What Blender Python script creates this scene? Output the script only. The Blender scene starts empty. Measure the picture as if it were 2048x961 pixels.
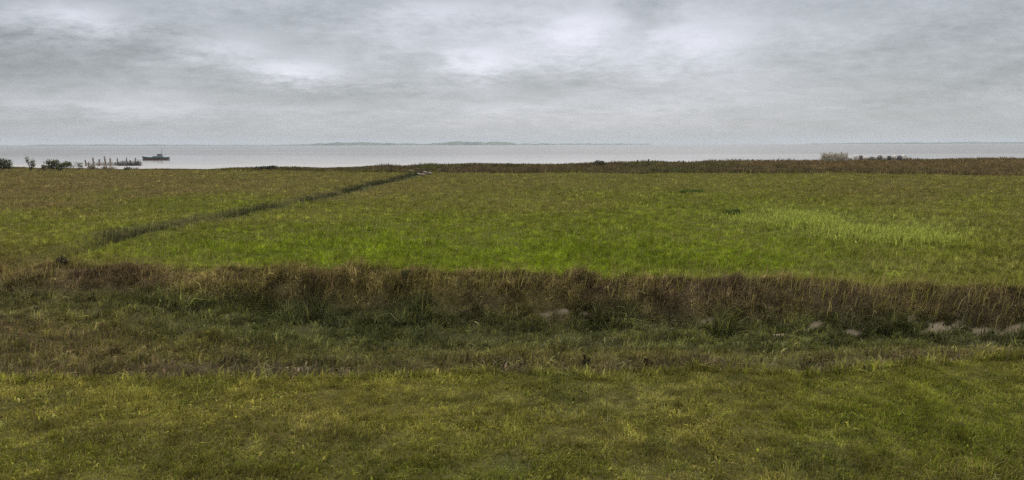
import bpy, bmesh, math, random
import numpy as np
from mathutils import Vector, Matrix, Euler

random.seed(7)
R = np.random.default_rng(11)
rad = math.radians
sc = bpy.context.scene
COL = sc.collection

# ------------------------------------------------------------------ camera
F = 1600.0                                   # focal length in photo pixels (2048 wide)
CAMH = 4.5
PITCH = math.atan((480.5 - 289.5) / F)
ROLL = rad(0.15)
cam_d = bpy.data.cameras.new('camera')
cam = bpy.data.objects.new('camera', cam_d)
COL.objects.link(cam)
cam_d.sensor_fit = 'HORIZONTAL'
cam_d.sensor_width = 36
cam_d.lens = 36 * F / 2048
cam_d.clip_start = 0.1
cam_d.clip_end = 60000
M = Matrix.Translation((0, 0, CAMH)) @ Matrix.Rotation(math.pi / 2 - PITCH, 4, 'X') @ Matrix.Rotation(-ROLL, 4, 'Z')
cam.matrix_world = M
sc.camera = cam
M3 = np.array(M.to_3x3())

def ray(px, py):
    d = M3 @ np.array([(px - 1024) / F, -(py - 480.5) / F, -1.0])
    return d

def at(px, py, z=0.0):
    """ground point seen at a photo pixel, on the level z"""
    d = ray(px, py)
    t = (z - CAMH) / d[2]
    return np.array([d[0] * t, d[1] * t, z])

def chart(x, y):
    """map coordinates of ground points (a chart of the flat level z=0)"""
    p = np.stack([x, y, np.full_like(x, -CAMH)], -1) @ M3
    w = np.maximum(-p[..., 2], 0.3)
    return 1024 + F * p[..., 0] / w, 480.5 - F * p[..., 1] / w

# ------------------------------------------------------------------ noise
def _h(i, j, s):
    n = (i.astype(np.int64) * 374761393 + j.astype(np.int64) * 668265263 + s * 974711) & 0xffffffff
    n = ((n ^ (n >> 13)) * 1274126177) & 0xffffffff
    return ((n ^ (n >> 16)) & 0xffff) / 65535.0

def vnoise(x, y, s=0):
    i, j = np.floor(x), np.floor(y)
    fx, fy = x - i, y - j
    fx, fy = fx * fx * (3 - 2 * fx), fy * fy * (3 - 2 * fy)
    i, j = i.astype(np.int64), j.astype(np.int64)
    a = _h(i, j, s) * (1 - fx) + _h(i + 1, j, s) * fx
    b = _h(i, j + 1, s) * (1 - fx) + _h(i + 1, j + 1, s) * fx
    return (a * (1 - fy) + b * fy) * 2 - 1

def fbm(x, y, s=0, o=4):
    t, a = 0, 0.5
    for k in range(o):
        t = t + a * vnoise(x, y, s + k * 17)
        x, y, a = x * 2.03 + 5.1, y * 2.03 + 9.7, a * 0.5
    return t

def sst(a, b, x):
    t = np.clip((x - a) / (b - a), 0, 1)
    return t * t * (3 - 2 * t)

def line(pix, z=0.0):
    P = np.array([at(a, b, z) for a, b in pix])
    return P[:, 0], P[:, 1]

def ext(x, X, Y):
    """interpolation, level beyond both ends"""
    return np.interp(x, X, Y)

FAR = line([(-200, 540), (0, 545), (500, 550), (800, 556), (1100, 563), (1400, 574), (1700, 580), (2048, 592), (2300, 600)], 0.0)
NEAR = line([(-200, 758), (0, 758), (300, 757), (600, 755), (1000, 750), (1400, 742), (1700, 738), (2048, 728), (2300, 720)], 0.0)
BAND = line([(-300, 337), (250, 339), (450, 341), (700, 344), (900, 346.5), (1300, 347), (1700, 347), (1900, 350), (2048, 352), (2400, 352)], 0.0)
SHORE = line([(-300, 334), (0, 335), (250, 338), (400, 339), (600, 337), (850, 335), (900, 330), (1100, 329), (1400, 325), (1700, 321), (2048, 317), (2400, 315)], 0.0)
DRAIN = line([(-60, 555), (40, 538), (120, 510), (190, 488), (260, 467), (330, 455), (450, 434), (520, 420), (600, 403), (650, 394), (740, 372), (800, 358), (850, 346), (880, 338)], 0.0)
DR = np.stack(DRAIN, -1)

def drain_dist(x, y):
    best = np.full(np.shape(x), 1e9)
    for k in range(len(DR) - 1):
        a, b = DR[k], DR[k + 1]
        d = b - a
        t = np.clip(((x - a[0]) * d[0] + (y - a[1]) * d[1]) / (d @ d), 0, 1)
        best = np.minimum(best, np.hypot(x - a[0] - t * d[0], y - a[1] - t * d[1]))
    return best

def yfar(x):
    return ext(x, *FAR) + 0.45 * fbm(x * 0.45, x * 0 + 3.3, 31, 3)

def ynear(x):
    return ext(x, *NEAR) + 0.5 * fbm(x * 0.5, x * 0 + 8.1, 37, 3)

def ditch_t(x, y):
    a, b = ynear(x), yfar(x)
    return (y - a) / (b - a)

def height(x, y):
    z = 0.10 * fbm(x * 0.12, y * 0.12, 1, 3) + 0.05 * fbm(x * 0.9, y * 0.9, 5, 3)
    t = ditch_t(x, y) + 0.035 * fbm(x * 0.7, y * 0.7, 9, 3)
    D = 0.55 + 0.6 * sst(-14, -5, x)
    near = sst(0.0, 0.55, t)
    far = sst(0.80, 1.0, t)
    prof = np.where(t < 0.68, near, 1 - far)
    lumps = fbm(x * 1.4, y * 1.4, 13, 4)
    z = z - D * prof + 0.30 * lumps * prof + 0.16 * np.exp(-((t - 1.03) / 0.06) ** 2) * (1 + lumps)
    z = z - 0.14 * np.exp(-((t - 0.06) / 0.05) ** 2)
    dd = drain_dist(x, y)
    z = z - 0.55 * np.exp(-(dd / 0.8) ** 2) + 0.10 * np.exp(-((dd - 1.6) / 0.8) ** 2)
    s = y - ext(x, *SHORE) - 5 * fbm(x * 0.06, y * 0.06, 21, 3)
    z = z - 2.0 * sst(-2, 14, s) - 1.6 * sst(14, 200, s)
    return z

def hit(px, py):
    """ground point on the real terrain seen at a photo pixel"""
    d = ray(px, py); d = d / np.linalg.norm(d)
    ts = np.geomspace(6, 420, 4000)
    z = height(d[0] * ts, d[1] * ts)
    k = np.argmax(CAMH + d[2] * ts < z)
    return np.array([d[0] * ts[k], d[1] * ts[k], z[k]])

# ------------------------------------------------------------------ palette (real albedos)
P = dict(
    fresh=(0.138, 0.188, 0.006), mid=(0.098, 0.120, 0.010), olive=(0.166, 0.147, 0.028),
    yellow=(0.225, 0.192, 0.032), straw=(0.300, 0.240, 0.085), brown=(0.160, 0.105, 0.043),
    dark=(0.070, 0.052, 0.030), purple=(0.178, 0.112, 0.080), dgreen=(0.052, 0.068, 0.018),
    grey=(0.140, 0.138, 0.070), pale=(0.220, 0.240, 0.055), mud=(0.215, 0.165, 0.105),
)
P = {k: np.array(v) for k, v in P.items()}

def ell(u, v, cx, cy, rx, ry):
    return np.exp(-((u - cx) / rx) ** 2 - ((v - cy) / ry) ** 2)

def mud_mask(x, y):
    m = 0
    t = ditch_t(x, y)
    for (c, rx, ry) in MUDC:
        m = m + np.exp(-((x - c[0]) / rx) ** 4 - ((y - c[1]) / ry) ** 4)
    m = np.minimum(m, 1) * (1.05 + 2.8 * fbm(x * 2.2, y * 7.0, 71, 5))
    return np.clip(m, 0, 1)

MUDC = [(hit(a, b), rx, ry) for (a, b, rx, ry) in [(1105, 630, .45, .08), (1160, 634, .6, .10), (1608, 661, .60, .16), (1560, 668, .35, .10), (1700, 668, .4, .08), (1795, 650, .5, .15),
        (1848, 667, .4, .10), (1898, 661, .5, .17), (1965, 668, .4, .09), (2030, 664, .55, .18), (1412, 650, .25, .10), (1300, 655, .3, .06), (620, 738, .75, .16), (560, 742, .5, .10), (800, 724, .65, .14)]]

def weights(x, y):
    """species mix over the ground, plus shade painted under the far bank and scrub front"""
    u, v = chart(x, y)
    n1 = fbm(x * 0.18, y * 0.10, 41, 4)
    n2 = fbm(x * 0.7, y * 0.5, 43, 4)
    n3 = fbm(x * 0.06, y * 0.035, 47, 3)
    uu = u + 130 * n1 + 40 * n2
    k = np.clip((v - 300) / 250, 0.1, 1)
    vv = v + (34 * n1 + 12 * n2) * k
    t = ditch_t(x, y)
    W = {k_: np.zeros_like(x) for k_ in P}
    # meadow -----------------------------------------------------------
    W['olive'] += 0.75 + 0.5 * n2
    W['mid'] += 0.30 + 0.5 * n1
    g = 2.8 * ell(uu, vv, 760, 500, 440, 54) + 3.0 * ell(uu, vv, 1350, 515, 440, 54) + 0.9 * ell(uu, vv, 1500, 420, 260, 50) \
        + 1.3 * ell(uu, vv, 370, 408, 190, 16) + .6 * ell(uu, vv, 60, 440, 170, 14) + 0.7 * ell(uu, vv, 1950, 400, 110, 30) + .5 * ell(uu, vv, 300, 490, 200, 40)
    W['fresh'] += np.clip(g + 0.35 * n2, 0, 3)
    W['brown'] += 2.6 * ell(uu, vv, 60, 372, 360, 34) + 0.9 * ell(uu, vv, 1850, 385, 260, 24) + 2.6 * ell(uu, vv, 40, 550, 230, 36) + 0.4 * ell(uu, vv, 700, 360, 500, 20)
    W['straw'] += 0.12 + 0.35 * ell(uu, vv, 120, 380, 320, 40) + np.clip(n2 - 0.2, 0, 1) * 0.6 + .25 * ell(uu, vv, 1850, 540, 250, 26)
    W['pale'] += 1.2 * ell(uu, vv, 1580, 440, 120, 22) + 1.3 * ell(uu, vv, 1790, 462, 150, 26) + .8 * ell(uu, vv, 1700, 550, 260, 14)
    # verge ------------------------------------------------------------
    ver = sst(0.02, -0.05, t)
    for k_ in W: W[k_] *= (1 - ver)
    W['olive'] += ver * (0.8 + 0.6 * n2)
    W['yellow'] += ver * np.clip(1.3 * ell(uu, vv, 700, 800, 620, 60) + 0.5 * ell(uu, vv, 1500, 830, 420, 50) + .25 + .6 * n2, 0, 3)
    W['mid'] += ver * np.clip(0.55 + 1.6 * ell(uu, vv, 1850, 850, 280, 90) + .8 * ell(uu, vv, 250, 935, 520, 34) + .5 * ell(uu, vv, 900, 940, 400, 26) - .8 * n1, 0, 3)
    W['fresh'] += ver * np.clip(0.7 * ell(uu, vv, 1880, 850, 260, 100) + .25 * n1, 0, 2)
    W['dgreen'] += ver * 1.4 * sst(.22, .42, fbm(x * .9, y * 1.3, 59, 3))
    W['straw'] += ver * (0.12 + .5 * ell(uu, vv, 640, 845, 60, 25) + np.clip(n2 - .25, 0, 1) * .7)
    W['brown'] += ver * np.clip(.25 + .4 * ell(uu, vv, 60, 800, 160, 50) + n1 * .5, 0, 1)
    W['grey'] += ver * (.15 + .7 * ell(uu, vv, 1180, 800, 220, 40))
    # ditch ------------------------------------------------------------
    di = sst(-0.02, 0.05, t) * sst(1.06, 0.99, t)
    for k_ in W: W[k_] *= (1 - di)
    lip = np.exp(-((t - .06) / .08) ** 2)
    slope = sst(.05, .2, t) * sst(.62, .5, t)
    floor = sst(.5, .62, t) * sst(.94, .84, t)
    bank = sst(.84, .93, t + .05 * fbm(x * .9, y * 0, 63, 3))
    foot_shade = .8 * sst(.68, .80, t) * (1 - bank) * sst(-15, -10, x)  # undercut shade below the far bank, painted as darker plant colours
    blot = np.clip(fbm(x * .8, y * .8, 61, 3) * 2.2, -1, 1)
    W['dark'] += di * np.clip(.9 * lip + .55 * slope + .55 * floor + .45 * bank + .9 * blot * (.3 + bank) + 1.3 * foot_shade, 0, 3)
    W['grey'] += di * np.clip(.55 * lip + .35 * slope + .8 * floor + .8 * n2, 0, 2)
    W['olive'] += di * np.clip(.85 * slope + .6 * floor + .9 * bank * ell(u, v, 1050, 560, 330, 400) + .3 * lip - .5 * blot + .3, 0, 3)
    W['dgreen'] += di * np.clip(1.3 * foot_shade + .75 * floor + .5 * slope + 1.6 * ell(u, v, 720, 640, 260, 90) * (1 - bank) + 1.0 * ell(u, v, 1650, 650, 200, 60) * (1 - bank) - .5 * n1, 0, 3)
    W['mid'] += di * np.clip(.35 * slope + .3 * floor + .8 * n1, 0, 2)
    W['brown'] += di * (.7 * slope + 1.0 * bank + .9 * ell(u, v, 60, 620, 230, 200) + .3 * lip)
    W['purple'] += di * (.9 * bank * ell(u, v, 1500, 600, 330, 400) + .4 * bank + .35 * lip + .7 * slope * ell(u, v, 40, 650, 220, 150) + .3 * ell(u, v, 1950, 700, 160, 60))
    W['straw'] += di * np.clip(.35 * bank + .18 * slope - .5 * blot * bank, 0, 2)
    # drain line -------------------------------------------------------
    dd = drain_dist(x, y)
    dr = np.exp(-(dd / 1.1) ** 2) * (0.6 + 1.1 * fbm(x * .22, y * .22, 53, 3)).clip(0, 1) * sst(36, 42, y)
    for k_ in W: W[k_] *= (1 - .85 * dr)
    W['dark'] += 2.2 * dr
    W['dgreen'] += 1.8 * dr
    W['grey'] += .45 * np.exp(-((dd - 1.4) / .7) ** 2) * (t > 1) * sst(36, 42, y)
    # salt-marsh scrub by the shore ---------------------------------------
    b = y - ext(x, *BAND) - 4 * fbm(x * .07, y * .07, 57, 3)
    sb = sst(-1.5, 1.0, b)
    for k_ in W: W[k_] *= (1 - sb)
    W['dark'] += sb * np.clip(.9 + 1.5 * n1 + 1.2 * sst(9, 2, b), 0, 3)  # last term paints the shadow line along the scrub's front edge
    W['dgreen'] += sb * np.clip(.3 + 1.6 * fbm(x * .05, y * .03, 67, 3), 0, 2)
    W['brown'] += sb * np.clip(.55 + 2.2 * sst(35, 105, x) + n1, 0, 4)
    W['olive'] += sb * np.clip(.8 * sst(-20, -60, x) + .5 * n2, 0, 2)
    for k_ in W: W[k_] = np.clip(W[k_], 0, None)
    return W

def ground_colour(x, y):
    W = weights(x, y)
    tot = sum(W.values()) + 1e-6
    c = sum(W[k][..., None] * P[k] for k in P) / tot[..., None]
    soil = np.array([0.034, 0.027, 0.014])
    c = c * 0.25 + soil * 0.75
    m = mud_mask(x, y)[..., None]
    c = c * (1 - m) + P['mud'] * m
    s = y - ext(x, *SHORE) - 5 * fbm(x * 0.06, y * 0.06, 21, 3)
    w = sst(0, 8, s)[..., None]
    return c * (1 - w) + np.array([0.20, 0.17, 0.135]) * w

def blade_colour(x, y, rng, spread=0.22):
    """each blade takes the colour of ONE species of the mix"""
    W = weights(x, y)
    keys = list(P)
    A = np.stack([W[k] for k in keys], -1)
    A[:, keys.index('mud')] = 0
    mean = (A @ np.array([P[k] for k in keys])) / (A.sum(1, keepdims=True) + 1e-9)
    cs = np.cumsum(A, 1)
    r = rng.random(len(x)) * cs[:, -1]
    idx = (cs < r[:, None]).sum(1).clip(0, len(keys) - 1)
    c = np.array([P[k] for k in keys])[idx]
    c = c * 0.5 + mean * 0.5
    vig = 0.55 * fbm(x * 1.6, y * 1.6, 111, 5) + 0.30 * fbm(x * .35, y * .22, 113, 3)      # lusher and poorer patches
    return c * np.exp(rng.normal(0, spread, len(x)) + vig)[:, None]

# ------------------------------------------------------------------ materials
def new_mat(name):
    m = bpy.data.materials.new(name)
    m.use_nodes = True
    nt = m.node_tree
    return m, nt, nt.nodes['Principled BSDF'], nt.nodes['Material Output']

def mat_foliage(name, trans=0.38):
    m, nt, b, out = new_mat(name)
    a = nt.nodes.new('ShaderNodeAttribute'); a.attribute_name = 'Col'
    nt.links.new(a.outputs['Color'], b.inputs['Base Color'])
    b.inputs['Roughness'].default_value = 0.8
    b.inputs['Specular IOR Level'].default_value = 0.0
    t = nt.nodes.new('ShaderNodeBsdfTranslucent')
    nt.links.new(a.outputs['Color'], t.inputs['Color'])
    mx = nt.nodes.new('ShaderNodeMixShader'); mx.inputs[0].default_value = trans
    nt.links.new(b.outputs[0], mx.inputs[1]); nt.links.new(t.outputs[0], mx.inputs[2])
    nt.links.new(mx.outputs[0], out.inputs['Surface'])
    return m

def mat_ground():
    m, nt, b, out = new_mat('marsh_soil')
    a = nt.nodes.new('ShaderNodeAttribute'); a.attribute_name = 'Col'
    n = nt.nodes.new('ShaderNodeTexNoise'); n.inputs['Scale'].default_value = 3.0
    n.inputs['Detail'].default_value = 8; n.inputs['Roughness'].default_value = .7
    tc = nt.nodes.new('ShaderNodeTexCoord'); nt.links.new(tc.outputs['Object'], n.inputs['Vector'])
    r = nt.nodes.new('ShaderNodeMapRange'); r.inputs[1].default_value = .3; r.inputs[2].default_value = .7
    r.inputs[3].default_value = .55; r.inputs[4].default_value = 1.35
    nt.links.new(n.outputs['Fac'], r.inputs[0])
    mul = nt.nodes.new('ShaderNodeVectorMath'); mul.operation = 'SCALE'
    nt.links.new(a.outputs['Color'], mul.inputs[0]); nt.links.new(r.outputs[0], mul.inputs['Scale'])
    nt.links.new(mul.outputs[0], b.inputs['Base Color'])
    b.inputs['Roughness'].default_value = .95
    b.inputs['Specular IOR Level'].default_value = .0
    bp = nt.nodes.new('ShaderNodeBump'); bp.inputs['Strength'].default_value = .6; bp.inputs['Distance'].default_value = .05
    nt.links.new(n.outputs['Fac'], bp.inputs['Height']); nt.links.new(bp.outputs[0], b.inputs['Normal'])
    return m

def mat_plain(name, c1, c2, rough=.8, scale=6, bump=.3, stretch=(1, 1, 1)):
    m, nt, b, out = new_mat(name)
    tc = nt.nodes.new('ShaderNodeTexCoord')
    mp = nt.nodes.new('ShaderNodeMapping'); mp.inputs['Scale'].default_value = stretch
    nt.links.new(tc.outputs['Object'], mp.inputs[0])
    n = nt.nodes.new('ShaderNodeTexNoise'); n.inputs['Scale'].default_value = scale; n.inputs['Detail'].default_value = 6
    nt.links.new(mp.outputs[0], n.inputs['Vector'])
    cr = nt.nodes.new('ShaderNodeValToRGB')
    cr.color_ramp.elements[0].position = .35; cr.color_ramp.elements[0].color = (*c1, 1)
    cr.color_ramp.elements[1].position = .65; cr.color_ramp.elements[1].color = (*c2, 1)
    nt.links.new(n.outputs['Fac'], cr.inputs[0]); nt.links.new(cr.outputs[0], b.inputs['Base Color'])
    b.inputs['Roughness'].default_value = rough
    b.inputs['Specular IOR Level'].default_value = .25
    bp = nt.nodes.new('ShaderNodeBump'); bp.inputs['Strength'].default_value = bump; bp.inputs['Distance'].default_value = .03
    nt.links.new(n.outputs['Fac'], bp.inputs['Height']); nt.links.new(bp.outputs[0], b.inputs['Normal'])
    return m

def mat_water():
    m, nt, b, out = new_mat('silty_water')
    tc0 = nt.nodes.new('ShaderNodeTexCoord')
    mp0 = nt.nodes.new('ShaderNodeMapping'); mp0.inputs['Scale'].default_value = (.0035, .016, 1)
    nt.links.new(tc0.outputs['Object'], mp0.inputs[0])
    n0 = nt.nodes.new('ShaderNodeTexNoise'); n0.inputs['Scale'].default_value = 1.0; n0.inputs['Detail'].default_value = 6
    nt.links.new(mp0.outputs[0], n0.inputs['Vector'])
    r0 = nt.nodes.new('ShaderNodeMapRange'); r0.inputs[1].default_value = .35; r0.inputs[2].default_value = .65
    r0.inputs[3].default_value = .06; r0.inputs[4].default_value = .42                       # slicks and wind-ruffled streaks
    nt.links.new(n0.outputs['Fac'], r0.inputs[0]); nt.links.new(r0.outputs[0], b.inputs['Roughness'])
    b.inputs['IOR'].default_value = 1.33
    tc = nt.nodes.new('ShaderNodeTexCoord')
    sp = nt.nodes.new('ShaderNodeSeparateXYZ'); nt.links.new(tc.outputs['Object'], sp.inputs[0])
    mr = nt.nodes.new('ShaderNodeMapRange'); mr.inputs[1].default_value = 210; mr.inputs[2].default_value = 480
    nt.links.new(sp.outputs['Y'], mr.inputs[0])
    cr = nt.nodes.new('ShaderNodeValToRGB')          # pale silt, with brighter sky reflection near shore painted into the base colour
    cr.color_ramp.elements[0].color = (.26, .235, .21, 1); cr.color_ramp.elements[1].color = (.105, .092, .080, 1)
    nt.links.new(mr.outputs[0], cr.inputs[0]); nt.links.new(cr.outputs[0], b.inputs['Base Color'])
    mp = nt.nodes.new('ShaderNodeMapping'); mp.inputs['Scale'].default_value = (.35, 1, 1)
    nt.links.new(tc.outputs['Object'], mp.inputs[0])
    n = nt.nodes.new('ShaderNodeTexNoise'); n.inputs['Scale'].default_value = .8; n.inputs['Detail'].default_value = 5
    nt.links.new(mp.outputs[0], n.inputs['Vector'])
    bp = nt.nodes.new('ShaderNodeBump'); bp.inputs['Strength'].default_value = .5; bp.inputs['Distance'].default_value = .12
    nt.links.new(n.outputs['Fac'], bp.inputs['Height']); nt.links.new(bp.outputs[0], b.inputs['Normal'])
    return m

FOL = mat_foliage('foliage')
SOIL = mat_ground()
WOOD = mat_plain('weathered_wood', (.12, .09, .065), (.26, .205, .155), .85, 4, .5, (1, 1, .2))
BARK = mat_plain('bark', (.05, .04, .03), (.11, .09, .07), .9, 8, .6)
STONE_L = mat_plain('pale_stone', (.34, .30, .25), (.50, .45, .39), .85, 3, .5)
STONE_D = mat_plain('dark_stone', (.05, .045, .042), (.10, .095, .085), .8, 3, .5)
STONE_P = mat_plain('rosy_stone', (.12, .085, .06), (.20, .145, .105), .85, 3, .5)

# ------------------------------------------------------------------ object helpers
def tag(o, label=None, cat=None, group=None, kind=None):
    if label: o['label'] = label
    if cat: o['category'] = cat
    if group: o['group'] = group
    if kind: o['kind'] = kind
    return o

def link(name, me, mat, parent=None, loc=None):
    o = bpy.data.objects.new(name, me)
    COL.objects.link(o)
    if mat and len(me.materials) == 0: me.materials.append(mat)
    if parent: o.parent = parent
    if loc is not None: o.location = loc
    return o

def empty(name, loc, rz=0):
    o = bpy.data.objects.new(name, None); COL.objects.link(o)
    o.location = loc; o.rotation_euler = (0, 0, rz); o.empty_display_size = .2
    return o

def np_mesh(name, V, loops, starts, totals, col=None, smooth=False):
    me = bpy.data.meshes.new(name)
    me.vertices.add(len(V)); me.vertices.foreach_set('co', np.ascontiguousarray(V, np.float32).ravel())
    me.loops.add(len(loops)); me.loops.foreach_set('vertex_index', loops.astype(np.int32))
    me.polygons.add(len(starts)); me.polygons.foreach_set('loop_start', starts.astype(np.int32))
    me.polygons.foreach_set('use_smooth', np.full(len(starts), smooth))
    if col is not None:
        a = me.color_attributes.new('Col', 'FLOAT_COLOR', 'POINT')
        c = np.ones((len(V), 4), np.float32); c[:, :3] = col
        a.data.foreach_set('color', c.ravel())
    me.update(calc_edges=True)
    me.validate()
    return me

def blades(name, base, h, w, col, rng, lean=0.35, wind=(0.12, 0.03), flat=None):
    """one mesh of many bent, tapered blades"""
    n = len(base)
    az = rng.random(n) * 2 * math.pi
    side = np.stack([np.cos(az), np.sin(az), np.zeros(n)], -1)
    la = rng.random(n) * 2 * math.pi
    lm = np.abs(rng.normal(0, lean, n))
    ld = np.stack([np.cos(la) * lm + wind[0], np.sin(la) * lm + wind[1], np.zeros(n)], -1)
    up = np.array([0, 0, 1.0])
    b = base - up * 0.03
    mid = base + (up * 0.55 + ld * 0.35) * h[:, None]
    tip = base + (up * np.clip(1 - 0.35 * lm, .4, 1)[:, None] + ld * 1.0) * h[:, None]
    hw = (side * (w * 0.5)[:, None])
    V = np.stack([b - hw, b + hw, mid + hw * .85, mid - hw * .85, tip], 1).reshape(-1, 3)
    k = np.arange(n) * 5
    loops = np.stack([k, k + 1, k + 2, k + 3, k + 3, k + 2, k + 4], -1).ravel()
    st = np.stack([np.arange(n) * 7, np.arange(n) * 7 + 4], -1).ravel()
    tt = np.tile([4, 3], n)
    return np_mesh(name, V, loops, st, tt, np.repeat(col, 5, 0))

# ------------------------------------------------------------------ the ground: one sheet
rows = np.concatenate([np.linspace(-60, 6, 20), np.geomspace(6.4, 12, 40)[:-1], np.linspace(12, 30, 230)[:-1], np.geomspace(30, 330, 330)[:-1], np.geomspace(330, 14500, 40)])
cols = np.linspace(-1, 1, 460)
cols = cols * (0.55 + 0.45 * np.abs(cols) ** 3)
hw = 26 + 0.95 * np.clip(rows, 0, None)
GX = cols[None, :] * hw[:, None] * 1.15
GY = np.repeat(rows[:, None], len(cols), 1)
GZ = height(GX, GY)
GZ = np.where(GY > 500, -3.5, GZ)
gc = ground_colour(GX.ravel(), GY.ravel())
nr, nc = GX.shape
I = (np.arange(nr - 1)[:, None] * nc + np.arange(nc - 1)[None, :]).ravel()
loops = np.stack([I, I + 1, I + nc + 1, I + nc], -1).ravel()
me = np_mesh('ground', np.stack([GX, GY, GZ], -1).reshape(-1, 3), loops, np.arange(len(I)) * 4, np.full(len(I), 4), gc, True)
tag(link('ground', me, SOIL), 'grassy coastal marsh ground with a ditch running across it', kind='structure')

# water
WZ = -1.0
Vw = np.array([[-14000, 120, WZ], [14000, 120, WZ], [14000, 14000, WZ], [-14000, 14000, WZ]], float)
Vw[:2, 0] = [-260, 260]
Vw = np.array([[-260, 135, WZ], [420, 135, WZ], [14000, 14000, WZ], [-14000, 14000, WZ]], float)
me = np_mesh('water', Vw, np.arange(4), np.array([0]), np.array([4]))
tag(link('water', me, mat_water()), 'calm grey tidal water reaching the horizon', kind='structure')

# far low coast across the water: three pieces of real land
def coast(name, px0, px1, dist, prof, label, seed):
    n = 160
    xs = np.linspace((px0 - 1024) / F * dist, (px1 - 1024) / F * dist, n)
    s = np.linspace(0, 1, n)
    hgt = np.interp(s, [a for a, _ in prof], [b for _, b in prof])
    hgt = 1.05 * hgt * (1 + .5 * fbm(s * 30, s * 0 + seed, seed, 4)) + WZ
    dep = [(-60, 0), (0, .75), (140, 1), (400, .9), (700, 0)]
    V = []
    for dy, f in dep:
        z = WZ - .5 + (hgt - WZ + .5) * f
        V.append(np.stack([xs, np.full(n, dist + dy) + 40 * vnoise(s * 20, s * 0 + dy, 3), z], -1))
    V = np.concatenate(V)
    I = (np.arange(len(dep) - 1)[:, None] * n + np.arange(n - 1)[None, :]).ravel()
    me = np_mesh(name, V, np.stack([I, I + 1, I + n + 1, I + n], -1).ravel(), np.arange(len(I)) * 4, np.full(len(I), 4), None, True)
    o = link(name, me, HILL)
    tag(o, label, kind='structure')
HILL = mat_plain('far_woods', (.035, .050, .026), (.07, .085, .04), .95, .02, .1)
coast('hills', 545, 1075, 8200, [(0, 4), (.12, 14), (.2, 27), (.3, 30), (.45, 22), (.55, 14), (.62, 20), (.72, 34), (.85, 30), (.93, 14), (1, 4)], 'low blue wooded coast on the horizon', 3)
coast('hills', -500, 590, 9800, [(0, 12), (.5, 14), (.6, 18), (.8, 13), (1, 6)], 'thin line of far land along the left horizon', 8)
coast('hills', 1040, 1300, 9800, [(0, 16), (.5, 14), (1, 8)], 'thin line of far land right of the wooded coast', 9)
coast('hills', 1640, 2600, 9600, [(0, 4), (.1, 14), (.3, 18), (.5, 22), (1, 14)], 'thin line of far land along the right horizon', 12)

# ------------------------------------------------------------------ vegetation (nobody could count it)
def fan(n, y0f, y1f, rng, power=0.0):
    """random ground points between two lines, spread in a wide fan"""
    yy0, yy1 = y0f, y1f
    r = rng.random(n)
    y = yy0 + (yy1 - yy0) * r
    x = (rng.random(n) * 2 - 1) * (y * 0.68 + 4.5)
    return x, y

def ditch_fan(n, t0, t1, rng):
    t = t0 + (t1 - t0) * rng.random(n)
    x = (rng.random(n) * 2 - 1) * 22
    a, b = ynear(x), yfar(x)
    return x, a + (b - a) * t, t

def tussock(x, y, s, size=None):
    """-1..1, one value per tuft of grass; tufts far off stand for several"""
    if size is None:
        r = np.maximum(y, 20)
        a, b = x / (r * .0055), np.log(r) / .016
    else:
        a, b = x / size, y / size
    return .65 * vnoise(a, b, s) + .45 * vnoise(a * 2.1 + 7, b * 2.1, s + 5)

def base_of(x, y):
    return np.stack([x, y, height(x, y)], -1)

def keep(mask, *a):
    return [q[mask] for q in a]

def clump(x, y, s, f, o=3):
    return fbm(x * f, y * f, s, o)

# near verge
x, y = fan(330000, 7.5, 17.2, R)
t = ditch_t(x, y)
x, y = keep(t < 0.03 + .02 * R.normal(size=len(x)), x, y)
cl = clump(x, y, 81, 1.5)
tu = tussock(x, y, 131, .20)
h = (0.05 + 0.06 * R.random(len(x)) ** 2) * (1 + 1.2 * cl).clip(.5, 2.0) * np.exp(.9 * tu)
w = R.uniform(.007, .016, len(x))
me = blades('grass', base_of(x, y), h, w, blade_colour(x, y, R, .24) * np.exp(.65 * tussock(x, y, 133, .26))[:, None], R, .85)
tag(link('verge_grass', me, FOL), 'yellowish green grass of the near verge before the ditch', 'grass', kind='stuff')
# broad leaves in the verge
x, y = fan(42000, 7.5, 16.5, R)
m = (ditch_t(x, y) < -.01) & (clump(x, y, 83, 1.6, 4) > .02)
x, y = keep(m, x, y)
h = R.uniform(.04, .11, len(x)); w = R.uniform(.02, .045, len(x))
c = blade_colour(x, y, R, .35) * np.array([1.0, 1.02, .95])
me = blades('herbs', base_of(x, y), h, w, c, R, .8)
tag(link('verge_herbs', me, FOL), 'low broad leaved herbs scattered through the verge grass', 'plants', kind='stuff')

# ditch plants: leafy tangle of slope and floor
x, y, t = ditch_fan(300000, -0.02, .86, R)
mm = mud_mask(x, y)
m = (mm < .22 + 1.1 * R.random(len(x)) ** 2.2) & (R.random(len(x)) < .85 + clump(x, y, 85, .9))
x, y, t = keep(m, x, y, t)
cl = clump(x, y, 87, 1.5, 4)
x, y, t, cl = keep(cl > -.5 + .2 * R.normal(size=len(x)), x, y, t, cl)
h = (0.10 + 0.20 * R.random(len(x)) ** 2) * (1 + 1.5 * cl).clip(.35, 2.2) * np.exp(.8 * tussock(x, y, 135, .32))
w = np.where(R.random(len(x)) < .45, R.uniform(.02, .05, len(x)), R.uniform(.007, .014, len(x)))
h = np.minimum(h, .26 + .10 * R.random(len(h)))
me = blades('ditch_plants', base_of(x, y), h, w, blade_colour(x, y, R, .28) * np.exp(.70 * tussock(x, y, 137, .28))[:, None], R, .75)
tag(link('ditch_plants', me, FOL), 'dull green and brown plants covering the ditch floor and near slope', 'plants', kind='stuff')

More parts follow.
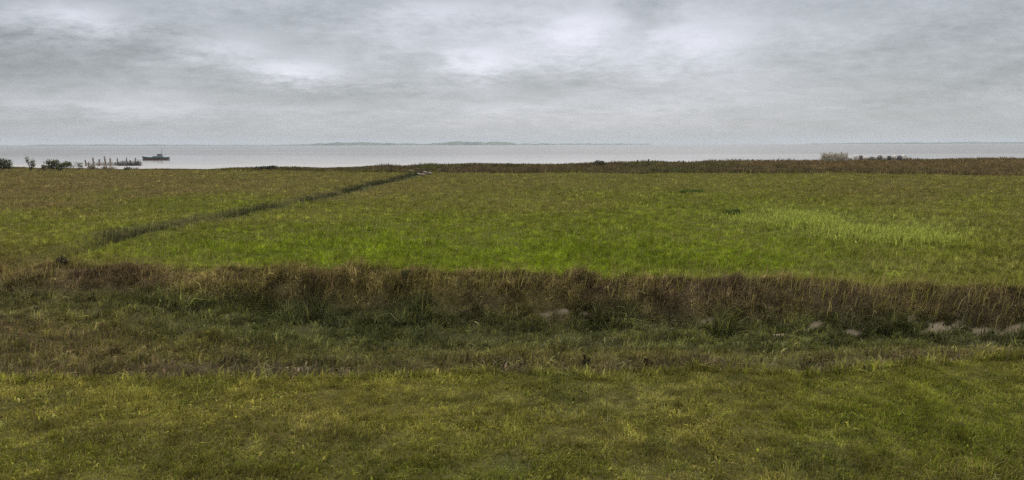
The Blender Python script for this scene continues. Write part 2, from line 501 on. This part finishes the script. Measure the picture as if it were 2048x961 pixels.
# far bank: brown dead stalks
x, y, t = ditch_fan(170000, .80, 1.06, R)
m = (mud_mask(x, y) < .35) & (R.random(len(x)) < .95 + .6 * clump(x, y, 89, .8))
x, y, t = keep(m, x, y, t)
cl = clump(x, y, 91, .9)
edge = sst(.97, 1.06, t)
h = (0.10 + 0.24 * R.random(len(x)) ** 1.7) * (1 + 1.8 * cl).clip(.35, 2.2) * (1 - .3 * edge) * np.exp(.8 * tussock(x, y, 139, .38) + .8 * tussock(x, y, 149, 1.1))
w = np.where(R.random(len(x)) < .3, R.uniform(.02, .05, len(x)), R.uniform(.008, .02, len(x)))
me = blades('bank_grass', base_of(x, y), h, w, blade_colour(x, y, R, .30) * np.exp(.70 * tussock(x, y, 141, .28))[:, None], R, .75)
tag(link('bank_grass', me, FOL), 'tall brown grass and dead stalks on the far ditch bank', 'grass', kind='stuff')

# pale dry stalks on the lip
x = (R.random(5200) * 2 - 1) * 19
u_, _v = chart(x, yfar(x))
x = x[R.random(len(x)) < .18 + .8 * ell(u_, u_ * 0, 1720, 0, 300, 1) + .5 * ell(u_, u_ * 0, 1040, 0, 200, 1)]
y = yfar(x) - R.normal(.15, .45, len(x))
h = R.uniform(.25, .60, len(x)); w = R.uniform(.010, .020, len(x))
c = np.where(R.random(len(x))[:, None] < .5, P['straw'], P['olive'] * 1.2) * np.exp(R.normal(0, .2, len(x)))[:, None]
me = blades('dry_stalks', base_of(x, y), h, w, c, R, .3, (.25, 0))
tag(link('dry_stalks', me, FOL), 'pale dry grass stalks along the lip of the far ditch bank', 'grass', kind='stuff')

# meadow: density thins with distance, blades become tufts
n = 620000
u = R.uniform(-350, 2400, n); v = 341 + 253 * R.random(n) ** 1.15
d = np.stack([(u - 1024) / F, -(v - 480.5) / F, -np.ones(n)], -1) @ M3.T
tt = -CAMH / d[:, 2]
x, y = d[:, 0] * tt, d[:, 1] * tt
m = (ditch_t(x, y) > 1.0) & (y < ext(x, *BAND) + 5)
x, y = keep(m, x, y)
cl = clump(x, y, 93, .5, 4)
tu = tussock(x, y, 121)
x, y, cl, tu = keep(tu > -.62 + .1 * R.normal(size=len(x)), x, y, cl, tu)
h = (0.06 + 0.11 * R.random(len(x)) ** 2) * (1 + 1.0 * cl).clip(.45, 2.0) * (1 + y / 300) * np.exp(.85 * tu)
w = np.maximum(R.uniform(.007, .014, len(x)), y * R.uniform(.0004, .0008, len(x)))
me = blades('meadow_grass', base_of(x, y), h, w, blade_colour(x, y, R, .24) * np.exp(.70 * tussock(x, y, 127) + .15 * tu)[:, None], R, .7)
tag(link('meadow_grass', me, FOL), 'green and olive meadow grass of the flat field beyond the ditch', 'grass', kind='stuff')

# thin seed stalks standing above the meadow in drifts
n = 42000
u = R.uniform(-350, 2400, n); v = 345 + 245 * R.random(n) ** 1.1
d = np.stack([(u - 1024) / F, -(v - 480.5) / F, -np.ones(n)], -1) @ M3.T
tt = -CAMH / d[:, 2]
x, y = d[:, 0] * tt, d[:, 1] * tt
m = (ditch_t(x, y) > 1.0) & (y < ext(x, *BAND)) & (clump(x, y, 151, .16, 4) > .02 + .2 * R.normal(size=n))
x, y = keep(m, x, y)
h = R.uniform(.18, .42, len(x)); w = np.maximum(.007, y * .00032) * R.uniform(.8, 1.4, len(x))
g = R.random(len(x))[:, None]
c = np.where(g < .45, P['straw'] * .9, np.where(g < .8, P['pale'] * .95, P['brown'])) * np.exp(R.normal(0, .25, len(x)))[:, None]
me = blades('seed_stalks', base_of(x, y), h, w, c, R, .3, (.2, 0))
tag(link('seed_stalks', me, FOL), 'thin pale seed stalks drifting over the green meadow', 'grass', kind='stuff')

# pale tall weeds in the right of the meadow
pts = []
for (cu, cv, ru, rv, k) in [(1560, 436, 90, 15, 5200), (1790, 462, 110, 18, 8000), (1650, 445, 130, 10, 2600), (1890, 478, 30, 10, 1200)]:
    uu = R.normal(cu, ru * .6, k); vv = R.normal(cv, rv * .6, k)
    d = np.stack([(uu - 1024) / F, -(vv - 480.5) / F, -np.ones(k)], -1) @ M3.T
    q = -CAMH / d[:, 2]
    pts.append(np.stack([d[:, 0] * q, d[:, 1] * q], -1))
pts = np.concatenate(pts)
x, y = pts[:, 0], pts[:, 1]
x, y = keep(clump(x, y * .5, 95, .5, 4) > .14 + .14 * R.normal(size=len(x)), x, y)
h = R.uniform(.12, .42, len(x)); w = R.uniform(.025, .055, len(x))
c = (np.array([.265, .285, .052]) * np.exp(R.normal(0, .3, len(x)))[:, None])
me = blades('pale_weeds', base_of(x, y), h, w, c, R, .5)
tag(link('pale_weeds', me, FOL), 'pale yellow green weeds standing in the right of the meadow', 'weeds', kind='stuff')

# sedge along the little drain
k = 42000
seg = np.diff(DR, axis=0); sl = np.hypot(seg[:, 0], seg[:, 1]); cum = np.concatenate([[0], np.cumsum(sl)])
s = R.random(k) ** .8 * cum[-1]
i = np.searchsorted(cum, s, side='right').clip(1, len(seg)) - 1
f = ((s - cum[i]) / sl[i])[:, None]
q = DR[i] + seg[i] * f
off = R.normal(0, .6, k)
x, y = q[:, 0] + off * .8, q[:, 1] + off + .5
x, y, off = keep((clump(x, y, 97, .22) > -.14 + .1 * R.normal(size=len(x))) & (y > 39 + R.normal(0, 2.0, len(x))), x, y, off)
h = R.uniform(.15, .42, len(x)) * (1 + 1.2 * clump(x, y, 99, .4)).clip(.4, 2)
w = np.maximum(.014, y * .0007) * R.uniform(.7, 1.3, len(x))
g = R.random(len(x))[:, None]
c = np.where(g < .5, P['dgreen'] * .8, np.where(g < .95, P['dark'] * .75, P['grey'] * .6)) * np.exp(R.normal(0, .25, len(x)))[:, None]
c = np.where((off > 1.0)[:, None], P['grey'] * .8, c)
me = blades('drain_sedge', base_of(x, y), h, w, c, R, .4)
tag(link('drain_sedge', me, FOL), 'dark sedge lining the narrow drain that crosses the left meadow', 'plants', kind='stuff')

# shore scrub
k = 230000
u = R.uniform(-350, 2400, k)
q = R.random(k)
x = (u - 1024) / F * 138.0
for _ in range(4):
    b0, s0 = ext(x, *BAND) - 4, ext(x, *SHORE) + 5
    y = b0 * (s0 / b0) ** q
    x = (u - 1024) / F * y
m = (y > ext(x, *BAND) + 4 * fbm(x * .07, y * .07, 57, 3) - .8) & (R.random(k) < .9 + clump(x, y, 101, .12))
x, y = keep(m, x, y)
sz = sst(-75, -10, x) * .65 + .35
h = R.uniform(.2, .6, len(x)) * (1 + 2.0 * clump(x, y, 103, .12, 4)).clip(.3, 2.4) * sz
w = y * R.uniform(.0005, .0010, len(x))
me = blades('shore_scrub', base_of(x, y), h, w, blade_colour(x, y, R, .25) * np.exp(.5 * tussock(x, y, 143))[:, None], R, .5)
tag(link('shore_scrub', me, FOL), 'dark brown salt marsh scrub in a strip along the shore', 'scrub', kind='stuff')

# ------------------------------------------------------------------ bushes
def tube_mesh(name, paths):
    """tapered limbs: list of (points, radii) in one mesh"""
    V, Fc = [], []
    for pts_, rr in paths:
        s0 = len(V)
        for q, r_ in zip(pts_, rr):
            for a in range(6):
                an = a * math.pi / 3
                V.append((q[0] + math.cos(an) * r_, q[1] + math.sin(an) * r_, q[2]))
        for j in range(len(pts_) - 1):
            for a in range(6):
                b_ = (a + 1) % 6
                Fc.append((s0 + j * 6 + a, s0 + j * 6 + b_, s0 + j * 6 + 6 + b_, s0 + j * 6 + 6 + a))
        Fc.append(tuple(s0 + a for a in reversed(range(6))))
        Fc.append(tuple(s0 + (len(pts_) - 1) * 6 + a for a in range(6)))
    me = bpy.data.meshes.new(name); me.from_pydata(V, [], Fc); me.update()
    return me

def bush(px, py, z, wid, hgt, label, col, n=1500, leaf=.14, seed=1, lop=0.0, group=None):
    p = hit(px, py)
    rng = np.random.default_rng(seed)
    root = empty('bush', p)
    tag(root, label, 'bush', group)
    lobes, paths = [], []
    nl = 9
    for a in range(nl):
        cx = (rng.random() * 2 - 1) * wid * .36
        e = 1 - (abs(cx) / (wid * .5)) ** 2 * .7
        cz = hgt * e * rng.uniform(.30, .80) * (1 - lop * cx / wid * 2)
        cy = rng.normal(0, wid * .15)
        lobes.append((cx, cy, cz, wid * rng.uniform(.13, .22), hgt * rng.uniform(.16, .28)))
        paths.append(([(cx * .1, cy * .1, -.1), (cx * .45, cy * .5, cz * .45), (cx, cy, cz)], [hgt * .03, hgt * .018, hgt * .006]))
    link('trunk', tube_mesh('trunk', paths), BARK, root)
    L = np.array(lobes)[rng.integers(0, nl, n)]
    dirs = rng.normal(size=(n, 3)); dirs /= np.linalg.norm(dirs, axis=1)[:, None]
    rr = rng.random(n) ** .45 * 1.1
    c = L[:, :3] + dirs * rr[:, None] * np.stack([L[:, 3], L[:, 3], L[:, 4]], -1)
    c[:, 2] = np.maximum(c[:, 2], .05)
    a = rng.normal(size=(n, 3)); a /= np.linalg.norm(a, axis=1)[:, None]
    b = np.cross(a, rng.normal(size=(n, 3))); b /= np.linalg.norm(b, axis=1)[:, None]
    s = leaf * rng.uniform(.6, 1.4, n)[:, None]
    V = np.stack([c - a * s, c + b * s * .5, c + a * s, c - b * s * .5], 1).reshape(-1, 3)
    clr = np.array(col) * np.exp(rng.normal(0, .3, n))[:, None]
    me = np_mesh('crown', V, np.arange(n * 4), np.arange(n) * 4, np.full(n, 4), np.repeat(clr, 4, 0))
    link('crown', me, FOL, root)
    return root

bush(-8, 341, 0, 6.0, 3.1, 'dark green bush cut by the left edge of the picture', (.065, .070, .036), 3000, .16, 3, .25)
bush(62, 341, 0, 2.4, 2.8, 'thin brownish bush between the two dark bushes on the left shore', (.11, .095, .05), 420, .11, 5)
bush(118, 341, 0, 5.0, 2.2, 'rounded dark green bush at the left water edge beside the posts', (.085, .085, .045), 1700, .14, 9)
bush(158, 341, 0, 2.4, 1.7, 'small sparse grey green shrub beside the rounded bush', (.12, .125, .075), 300, .10, 12)
bush(92, 341, 0, 2.6, 1.1, 'low brown shrub between the thin bush and the rounded bush', (.10, .085, .045), 500, .10, 37)
bush(178, 341, 0, 3.0, 1.0, 'low brown shrub on the bank in front of the leaning post', (.12, .10, .055), 380, .10, 39)
bush(215, 341, 0, 3.4, .8, 'flat straggly shrub on the bank before the tallest post', (.13, .11, .06), 340, .10, 41)
bush(262, 341, 0, 3.2, .7, 'flat dark shrub on the bank before the broken groyne', (.085, .08, .045), 380, .10, 43)
bush(820, 560, 0, .70, .36, 'small dark green bush on the far lip of the ditch', (.035, .050, .02), 900, .035, 15)
bush(125, 530, 0, .60, .35, 'little dark brown bush in the left meadow near the ditch', (.06, .05, .028), 420, .035, 17)
bush(1198, 334, 0, 3.4, 1.35, 'low dark bush standing up from the shore scrub', (.075, .072, .036), 800, .15, 19)
bush(535, 341, 0, 4.6, 1.0, 'flat dark bush at the water edge left of the scrub strip', (.04, .045, .025), 600, .14, 23)

bush(1468, 430, 0, 1.5, .42, 'dark green dock clump in the right meadow left of the pale weeds', (.075, .095, .022), 500, .06, 27)
bush(1384, 386, 0, 2.4, .40, 'dark green sedge clump in the far right of the meadow centre', (.080, .110, .022), 380, .09, 29)
bush(1291, 744, 0, .14, .34, 'thin dark dead stalk on the near lip of the ditch', (.035, .028, .018), 160, .025, 33)
bush(1173, 738, 0, .16, .36, 'thin dark dead stalk left of its taller twin at the near ditch lip', (.035, .028, .018), 170, .025, 35)

# ------------------------------------------------------------------ posts and groynes
def post_mesh(hgt, r_, seed, lean=.05):
    rng = random.Random(seed)
    bm = bmesh.new()
    rings = []
    for j, f in enumerate([-.35, 0, .3, .65, .93, 1.0]):
        ring = []
        for a in range(8):
            an = a * math.pi / 4
            rr = r_ * (1.12 - .22 * f) * rng.uniform(.86, 1.12) * (.7 if f == 1 else 1)
            ring.append(bm.verts.new((math.cos(an) * rr + lean * f * hgt, math.sin(an) * rr, f * hgt + (rng.uniform(-.04, .04) * hgt if f == 1 else 0))))
        rings.append(ring)
    for a, b in zip(rings, rings[1:]):
        for k_ in range(8):
            bm.faces.new((a[k_], a[(k_ + 1) % 8], b[(k_ + 1) % 8], b[k_]))
    bm.faces.new(rings[-1]); bm.faces.new(list(reversed(rings[0])))
    me = bpy.data.meshes.new('post'); bm.to_mesh(me); bm.free()
    return me

g = 'old posts standing in the shallow water at left'
for k_, (px, ytop) in enumerate([(172, 322), (188, 317), (199, 320), (212, 315), (221, 318)]):
    p = at(px, 333, WZ)
    hg = (333 - ytop) / F * p[1] * 1.05
    o = link('wooden_post', post_mesh(hg + .2, .21, 40 + k_, random.uniform(-.12, .12)), WOOD, None, (p[0], p[1], WZ - .1))
    tag(o, ['short leaning old post nearest the left bushes', 'slim weathered post second from the bushes, in the water', 'squat weathered post in the middle of the left post row',
            'tallest weathered post of the left row in the water', 'weathered post next to the broken brushwood groyne'][k_], 'post', g)

def tangle(name, parent, length, hgt, depth, n, seed, cols_):
    rng = np.random.default_rng(seed)
    V, L = [], []
    c = np.stack([rng.uniform(-length / 2, length / 2, n), rng.normal(0, depth, n), rng.uniform(.0, hgt, n) * rng.random(n) ** .4], -1)
    a = rng.normal(size=(n, 3)) * np.array([1, .5, .55]); a /= np.linalg.norm(a, axis=1)[:, None]
    b = np.cross(a, rng.normal(size=(n, 3))); b /= np.linalg.norm(b, axis=1)[:, None]
    s = rng.uniform(.35, .9, n)[:, None]
    e = np.cross(a, b)
    q = .03
    V = np.stack([c - a * s - b * q, c - a * s + b * q, c + a * s, c - a * s + e * q], 1).reshape(-1, 3)
    k = np.arange(n) * 4
    loops = np.stack([k, k + 1, k + 2, k + 1, k + 3, k + 2, k + 3, k, k + 2], -1).ravel()
    clr = np.array(cols_)[rng.integers(0, len(cols_), n)] * np.exp(rng.normal(0, .25, n))[:, None]
    me = np_mesh(name, V, loops, np.arange(n * 3) * 3, np.full(n * 3, 3), np.repeat(clr, 4, 0))
    return link(name, me, TWIG, parent)
TWIG = mat_foliage('twigs', 0.0)

# left: broken groyne
p = at(258, 332, WZ)
root = empty('brushwood_groyne', (p[0], p[1], WZ))
tag(root, 'broken dark brushwood groyne with stubby posts in the water near the boat', 'groyne')
tangle('brushwood', root, 6.2, 1.3, .5, 700, 61, [(.06, .05, .04), (.10, .085, .065), (.05, .055, .05)])
for k_, (dx, hg) in enumerate([(-2.9, 2.2), (-1.6, 1.4), (-.4, 2.4), (.6, 1.7), (1.8, 2.3), (2.6, 1.5), (3.1, 1.2)]):
    link('post', post_mesh(hg, .16, 70 + k_, random.uniform(-.15, .15)), WOOD, root, (dx, random.uniform(-.3, .3), -.1))

p = at(200, 332, WZ)
root = empty('brushwood_fence', (p[0], p[1] + 1.2, WZ))
tag(root, 'sparse pale brown brushwood tangled low behind the row of old posts', 'brushwood')
tangle('brushwood', root, 8.6, 1.0, .5, 420, 65, [(.24, .19, .14), (.17, .15, .11), (.20, .19, .15)])
for k_, dx in enumerate([-3.9, 3.6]):
    link('post', post_mesh(1.1, .13, 96 + k_, .1), WOOD, root, (dx, .1, -.1))

# right: brushwood block and stones on the shore
p = at(1668, 325, 0)
root = empty('brushwood_groyne', (p[0], p[1], float(height(p[:1], p[1:2])[0])))
tag(root, 'pale brown brushwood block staked upright at the end of the stone row', 'groyne')
tangle('brushwood', root, 5.6, 2.2, .7, 3200, 63, [(.42, .35, .26), (.32, .29, .22), (.48, .38, .28), (.28, .29, .23)])
for k_, dx in enumerate([-2.8, -1.4, 0, 1.4, 2.8]):
    link('post', post_mesh(2.5 + random.uniform(-.2, .2), .12, 90 + k_), WOOD, root, (dx, -.5, -.1))

def stone_mesh(sx, sy, sz, seed):
    rng = random.Random(seed)
    bm = bmesh.new()
    bmesh.ops.create_icosphere(bm, subdivisions=2, radius=1)
    sh = Vector((rng.uniform(0, 99), rng.uniform(0, 99), 0))
    from mathutils import noise
    for v in bm.verts:
        d = 1 + .35 * noise.noise(v.co * 1.3 + sh) + .12 * noise.noise(v.co * 3.5 + sh)
        v.co = Vector((v.co.x * sx * d, v.co.y * sy * d, v.co.z * sz * d))
    me = bpy.data.meshes.new('stone'); bm.to_mesh(me); bm.free()
    return me

def stone(px, py, z, wpx, hpx, mat, seed, label, group, lift=.3):
    p = at(px, py, z)
    gz = float(height(p[:1], p[1:2])[0])
    s = p[1] / F
    o = link('stone', stone_mesh(wpx * s / 2, wpx * s / 2 * .9, hpx * s / 2, seed), mat, None, (p[0], p[1], gz + hpx * s / 2 * .7 + lift))
    return tag(o, label, 'stone', group)
g = 'boulders in a row on the right shore'
sx = [1700, 1712, 1722, 1731, 1742, 1751, 1760, 1769, 1779, 1789, 1799, 1807]
for k_, px in enumerate(sx):
    dark = k_ in (2, 4, 6, 8, 10)
    stone(px, 322 + .5 * math.sin(k_ * 2.1), 0, random.uniform(9, 14), random.uniform(8, 13), STONE_D if dark else STONE_L, 100 + k_,
          'dark boulder among pale ones in the row on the right shore' if dark else 'pale grey boulder in the row on the right shore', g, .25)

g = 'rosy stones where the drain meets the shore'
for k_, (px, py, w_, h_) in enumerate([(822, 346, 9, 5), (836, 348, 12, 6), (850, 349, 11, 6), (860, 351, 9, 5), (845, 354, 13, 5), (834, 342, 8, 5)]):
    stone(px, py, 0, w_, h_, STONE_P, 130 + k_, 'pale rosy stone in the small heap where the drain meets the shore', g, .1)

# two stub posts on the scrub edge
for k_, (px, py, hp) in enumerate([(1275, 327, 3), (1297, 327, 4), (868, 330, 4)]):
    p = at(px, py, 0); gz = float(height(p[:1], p[1:2])[0])
    o = link('wooden_post', post_mesh(hp / F * p[1] + .5, .22, 150 + k_), WOOD, None, (p[0], p[1], gz))
    tag(o, ['short dark stub post in the shore scrub, nearer the low bush', 'short dark stub post in the shore scrub, farther from the low bush', 'lone tiny stub post at the water edge above the rosy stones'][k_], 'post')

# ------------------------------------------------------------------ boat
HULL = mat_plain('dark_hull_paint', (.040, .050, .050), (.070, .080, .078), .5, 2, .05)
ANTI = mat_plain('red_bottom_paint', (.16, .055, .035), (.22, .08, .05), .6, 2, .05)
CAB = mat_plain('cabin_paint', (.10, .115, .11), (.15, .165, .155), .5, 2, .05)
GLASS = mat_plain('cabin_glass', (.02, .025, .03), (.03, .035, .04), .1, 2, 0)
p = at(312, 320.5, WZ)
root = empty('fishing_boat', (p[0], p[1], WZ), rad(4))
tag(root, 'low dark fishing boat with red waterline and short mast on the water', 'boat')
def loft(name, mat, z0, z1, k0, k1, parent, L=9.6, B=2.7):
    bm = bmesh.new()
    st = np.linspace(0, 1, 15)
    secs = []
    for s in st:
        bw = B / 2 * (1 - max(0, (.45 - s) / .45) ** 2.2) * (1 - .25 * max(0, (s - .8) / .2))
        sheer = .45 * (max(0, .5 - s) / .5) ** 2 + .12 * (max(0, s - .6) / .4) ** 2
        xx = (s - .5) * L
        pts_ = []
        for sd in (-1, 1):
            for kk, zz in ((k0, z0), (k1, z1)):
                zt = zz + (sheer if zz > .5 else 0)
                rake = -.55 * (1 - s) ** 3 * (zz - z0)
                pts_.append(bm.verts.new((xx + rake, sd * max(.03, bw * kk), zt)))
        secs.append(pts_)
    for a, b in zip(secs, secs[1:]):
        bm.faces.new((a[0], b[0], b[1], a[1])); bm.faces.new((a[2], a[3], b[3], b[2]))
        bm.faces.new((a[1], b[1], b[3], a[3])); bm.faces.new((a[0], a[2], b[2], b[0]))
    for e in (secs[0], secs[-1]):
        bm.faces.new((e[0], e[1], e[3], e[2]))
    bmesh.ops.recalc_face_normals(bm, faces=bm.faces)
    me = bpy.data.meshes.new(name); bm.to_mesh(me); bm.free()
    return link(name, me, mat, parent)
loft('hull_bottom', ANTI, -.35, .34, .6, .92, root)
loft('hull', HULL, .342, 1.0, .92, 1.0, root)
def box(name, mat, c, s, parent, taper=.0, bev=.03):
    bm = bmesh.new()
    bmesh.ops.create_cube(bm, size=1)
    for v in bm.verts:
        f = 1 - taper * (v.co.z + .5)
        v.co = Vector((v.co.x * s[0] * f, v.co.y * s[1] * f, v.co.z * s[2]))
    bmesh.ops.bevel(bm, geom=bm.edges[:], offset=bev, segments=2, affect='EDGES')
    me = bpy.data.meshes.new(name); bm.to_mesh(me); bm.free()
    return link(name, me, mat, parent, c)
box('deckhouse', CAB, (.9, 0, 1.28), (4.2, 1.7, .55), root, .18)
cb = box('wheelhouse', CAB, (1.5, 0, 1.92), (1.7, 1.45, .75), root, .12)
for sx_ in (-.4, .4):
    box('window', GLASS, (sx_, -.70, .08), (.5, .04, .3), cb, 0, .008)
link('mast', post_mesh(3.4, .07, 201, 0), WOOD, root, (2.2, 0, 1.0))
me = tube_mesh('bowsprit', [([(-4.6, 0, 1.25), (-6.2, 0, 1.42), (-7.4, 0, 1.5)], [.07, .055, .03])])
link('bowsprit', me, WOOD, root)
me = tube_mesh('boom', [([(2.1, 0, 2.7), (3.4, 0, 2.5), (4.6, 0, 2.05)], [.06, .05, .035])])
link('boom', me, WOOD, root)

# ------------------------------------------------------------------ haze: one closed box of even air
HD = 7e-5
hz = bpy.data.materials.new('sea_haze'); hz.use_nodes = True
nt = hz.node_tree; nt.nodes.clear()
out = nt.nodes.new('ShaderNodeOutputMaterial'); pv = nt.nodes.new('ShaderNodeVolumePrincipled')
pv.inputs['Color'].default_value = (.60, .655, .69, 1); pv.inputs['Density'].default_value = HD
nt.links.new(pv.outputs[0], out.inputs['Volume'])
bm = bmesh.new(); bmesh.ops.create_cube(bm, size=1)
for v in bm.verts:
    v.co = Vector((v.co.x * 36000, 7200 + v.co.y * 15200, -6 + (v.co.z + .5) * 76))
me = bpy.data.meshes.new('haze'); bm.to_mesh(me); bm.free()
tag(link('haze', me, hz), 'thin sea haze over marsh and water', kind='stuff')

# ------------------------------------------------------------------ sky and sun
SUN_EL, SUN_AZ = rad(48), rad(12)            # azimuth from +Y towards +X
w = bpy.data.worlds.new('World'); sc.world = w; w.use_nodes = True
nt = w.node_tree; nt.nodes.clear(); N = nt.nodes; Lk = nt.links
out = N.new('ShaderNodeOutputWorld'); bg = N.new('ShaderNodeBackground'); bg.inputs['Strength'].default_value = 0.1
Lk.new(bg.outputs[0], out.inputs[0])
sky = N.new('ShaderNodeTexSky'); sky.sky_type = 'NISHITA'; sky.sun_disc = False
sky.sun_elevation = SUN_EL; sky.sun_rotation = SUN_AZ
tc = N.new('ShaderNodeTexCoord')
sep = N.new('ShaderNodeSeparateXYZ'); Lk.new(tc.outputs['Generated'], sep.inputs[0])
def mth(op, a, b=None, c=None, clamp=False):
    n_ = N.new('ShaderNodeMath'); n_.operation = op; n_.use_clamp = clamp
    for i_, q in enumerate((a, b, c)):
        if q is None: continue
        if isinstance(q, (int, float)): n_.inputs[i_].default_value = q
        else: Lk.new(q, n_.inputs[i_])
    return n_.outputs[0]
zc = mth('MAXIMUM', sep.outputs['Z'], 0.0)
den = mth('ADD', zc, 0.11)
cx = mth('DIVIDE', sep.outputs['X'], den); cy = mth('DIVIDE', sep.outputs['Y'], den)
az0 = mth('ARCTAN2', sep.outputs['X'], sep.outputs['Y']); el0 = mth('ARCSINE', zc)
comb = N.new('ShaderNodeCombineXYZ')
Lk.new(mth('MULTIPLY', az0, 7.0), comb.inputs[0]); Lk.new(mth('ADD', mth('MULTIPLY', el0, 17.0), mth('MULTIPLY', cy, -.35)), comb.inputs[1])
def tex(scale, detail, rough, off=0, dist=0):
    n_ = N.new('ShaderNodeTexNoise'); n_.inputs['Scale'].default_value = scale; n_.inputs['Detail'].default_value = detail
    n_.inputs['Roughness'].default_value = rough; n_.inputs['Distortion'].default_value = dist
    mp = N.new('ShaderNodeMapping'); mp.inputs['Location'].default_value = (off, off * .7, off * .3)
    Lk.new(comb.outputs[0], mp.inputs[0]); Lk.new(mp.outputs[0], n_.inputs['Vector'])
    return n_.outputs['Fac']
n1 = tex(1.0, 5, .5, 3.7, .4); n2 = tex(2.6, 6, .6, 9.1, .3); n3 = tex(7.0, 6, .7, 1.2)
az = mth('ARCTAN2', sep.outputs['X'], sep.outputs['Y'])
el = mth('ARCSINE', zc)
az = mth('ADD', az, mth('MULTIPLY', mth('SUBTRACT', n2, .5), .10))
el = mth('ADD', el, mth('MULTIPLY', mth('SUBTRACT', n3, .5), .03))
def spot(px, py, rx, ry):
    d = ray(px, py); d = d / np.linalg.norm(d)
    a0, e0 = math.atan2(d[0], d[1]), math.asin(d[2])
    qa = mth('DIVIDE', mth('SUBTRACT', az, a0), rx / F); qe = mth('DIVIDE', mth('SUBTRACT', el, e0), ry / F)
    r2 = mth('ADD', mth('MULTIPLY', qa, qa), mth('MULTIPLY', qe, qe))
    return mth('EXPONENT', mth('MULTIPLY', r2, -1))
tot = mth('MULTIPLY', mth('SUBTRACT', n1, .5), .25)
tot = mth('ADD', tot, mth('MULTIPLY', mth('SUBTRACT', n2, .5), .21))
tot = mth('ADD', tot, mth('MULTIPLY', mth('SUBTRACT', n3, .5), .24))
for (px, py, rx, ry, amp) in [(1150, 70, 110, 55, .22), (965, 125, 75, 34, .20), (1400, 90, 120, 55, .17), (590, 140, 75, 20, .22), (170, 40, 100, 26, .20), (900, 20, 90, 25, .10), (1640, 60, 120, 30, .06),
                              (460, 95, 90, 26, .13), (260, 215, 200, 30, .10), (800, 60, 60, 60, .06), (1250, 210, 500, 50, .06), (1150, 110, 500, 160, .035),
                              (720, 190, 200, 18, -.08), (80, 100, 220, 50, -.06), (1080, 165, 150, 25, -.10), (280, 60, 60, 30, -.06), (1270, 60, 40, 50, -.08), (1900, 150, 300, 160, -.06), (520, 45, 160, 30, -.04), (1300, 20, 60, 30, -.06), (40, 190, 220, 160, -.05)]:
    tot = mth('ADD', tot, mth('MULTIPLY', spot(px, py, rx, ry), amp * 1.3))
# towards the horizon the deck thins to even pale air; towards the zenith an overcast sky is brighter
fade = mth('MULTIPLY', el, 22.0, clamp=True)
tot = mth('MULTIPLY', tot, mth('ADD', mth('MULTIPLY', fade, .8), .2))
zen = mth('ADD', mth('MULTIPLY', mth('MAXIMUM', mth('SUBTRACT', zc, .17), 0), 5.2), 1.0)
lum = mth('MULTIPLY', mth('MULTIPLY', mth('ADD', mth('MULTIPLY', tot, 1.0), .44), zen), 7.55)
tint = N.new('ShaderNodeMix'); tint.data_type = 'RGBA'
tint.inputs['A'].default_value = (.935, .995, 1.045, 1); tint.inputs['B'].default_value = (.98, .995, 1.10, 1)
Lk.new(mth('MULTIPLY', mth('ADD', tot, .15), 2.5, clamp=True), tint.inputs['Factor'])
sc_ = N.new('ShaderNodeVectorMath'); sc_.operation = 'SCALE'
Lk.new(tint.outputs['Result'], sc_.inputs[0]); Lk.new(lum, sc_.inputs['Scale'])
mx = N.new('ShaderNodeMix'); mx.data_type = 'RGBA'; mx.inputs['Factor'].default_value = .93
Lk.new(sky.outputs[0], mx.inputs['A']); Lk.new(sc_.outputs[0], mx.inputs['B'])
Lk.new(mx.outputs['Result'], bg.inputs['Color'])

sd = bpy.data.lights.new('sun', 'SUN'); sd.energy = 1.5; sd.angle = rad(14); sd.color = (1, .94, .84)
so = bpy.data.objects.new('sun', sd); COL.objects.link(so)
so.rotation_euler = Euler((-(math.pi / 2 - SUN_EL), 0, -SUN_AZ), 'XYZ')
# the lamp shines along its -Z: tilt so that light comes from ahead, high up
dirv = Vector((math.sin(SUN_AZ) * math.cos(SUN_EL), math.cos(SUN_AZ) * math.cos(SUN_EL), math.sin(SUN_EL)))
so.rotation_euler = dirv.to_track_quat('Z', 'Y').to_euler()
so.location = (0, 0, 60)

# ------------------------------------------------------------------ render settings
sc.render.engine = 'CYCLES'
cy_ = sc.cycles
cy_.max_bounces = 6; cy_.diffuse_bounces = 3; cy_.glossy_bounces = 2; cy_.transmission_bounces = 3; cy_.transparent_max_bounces = 8; cy_.volume_bounces = 1
cy_.use_denoising = False
cy_.filter_width = 1.5
vs = sc.view_settings
vs.view_transform = 'Standard'; vs.look = 'None'; vs.gamma = 1; vs.use_curve_mapping = False
vs.exposure = 0.5
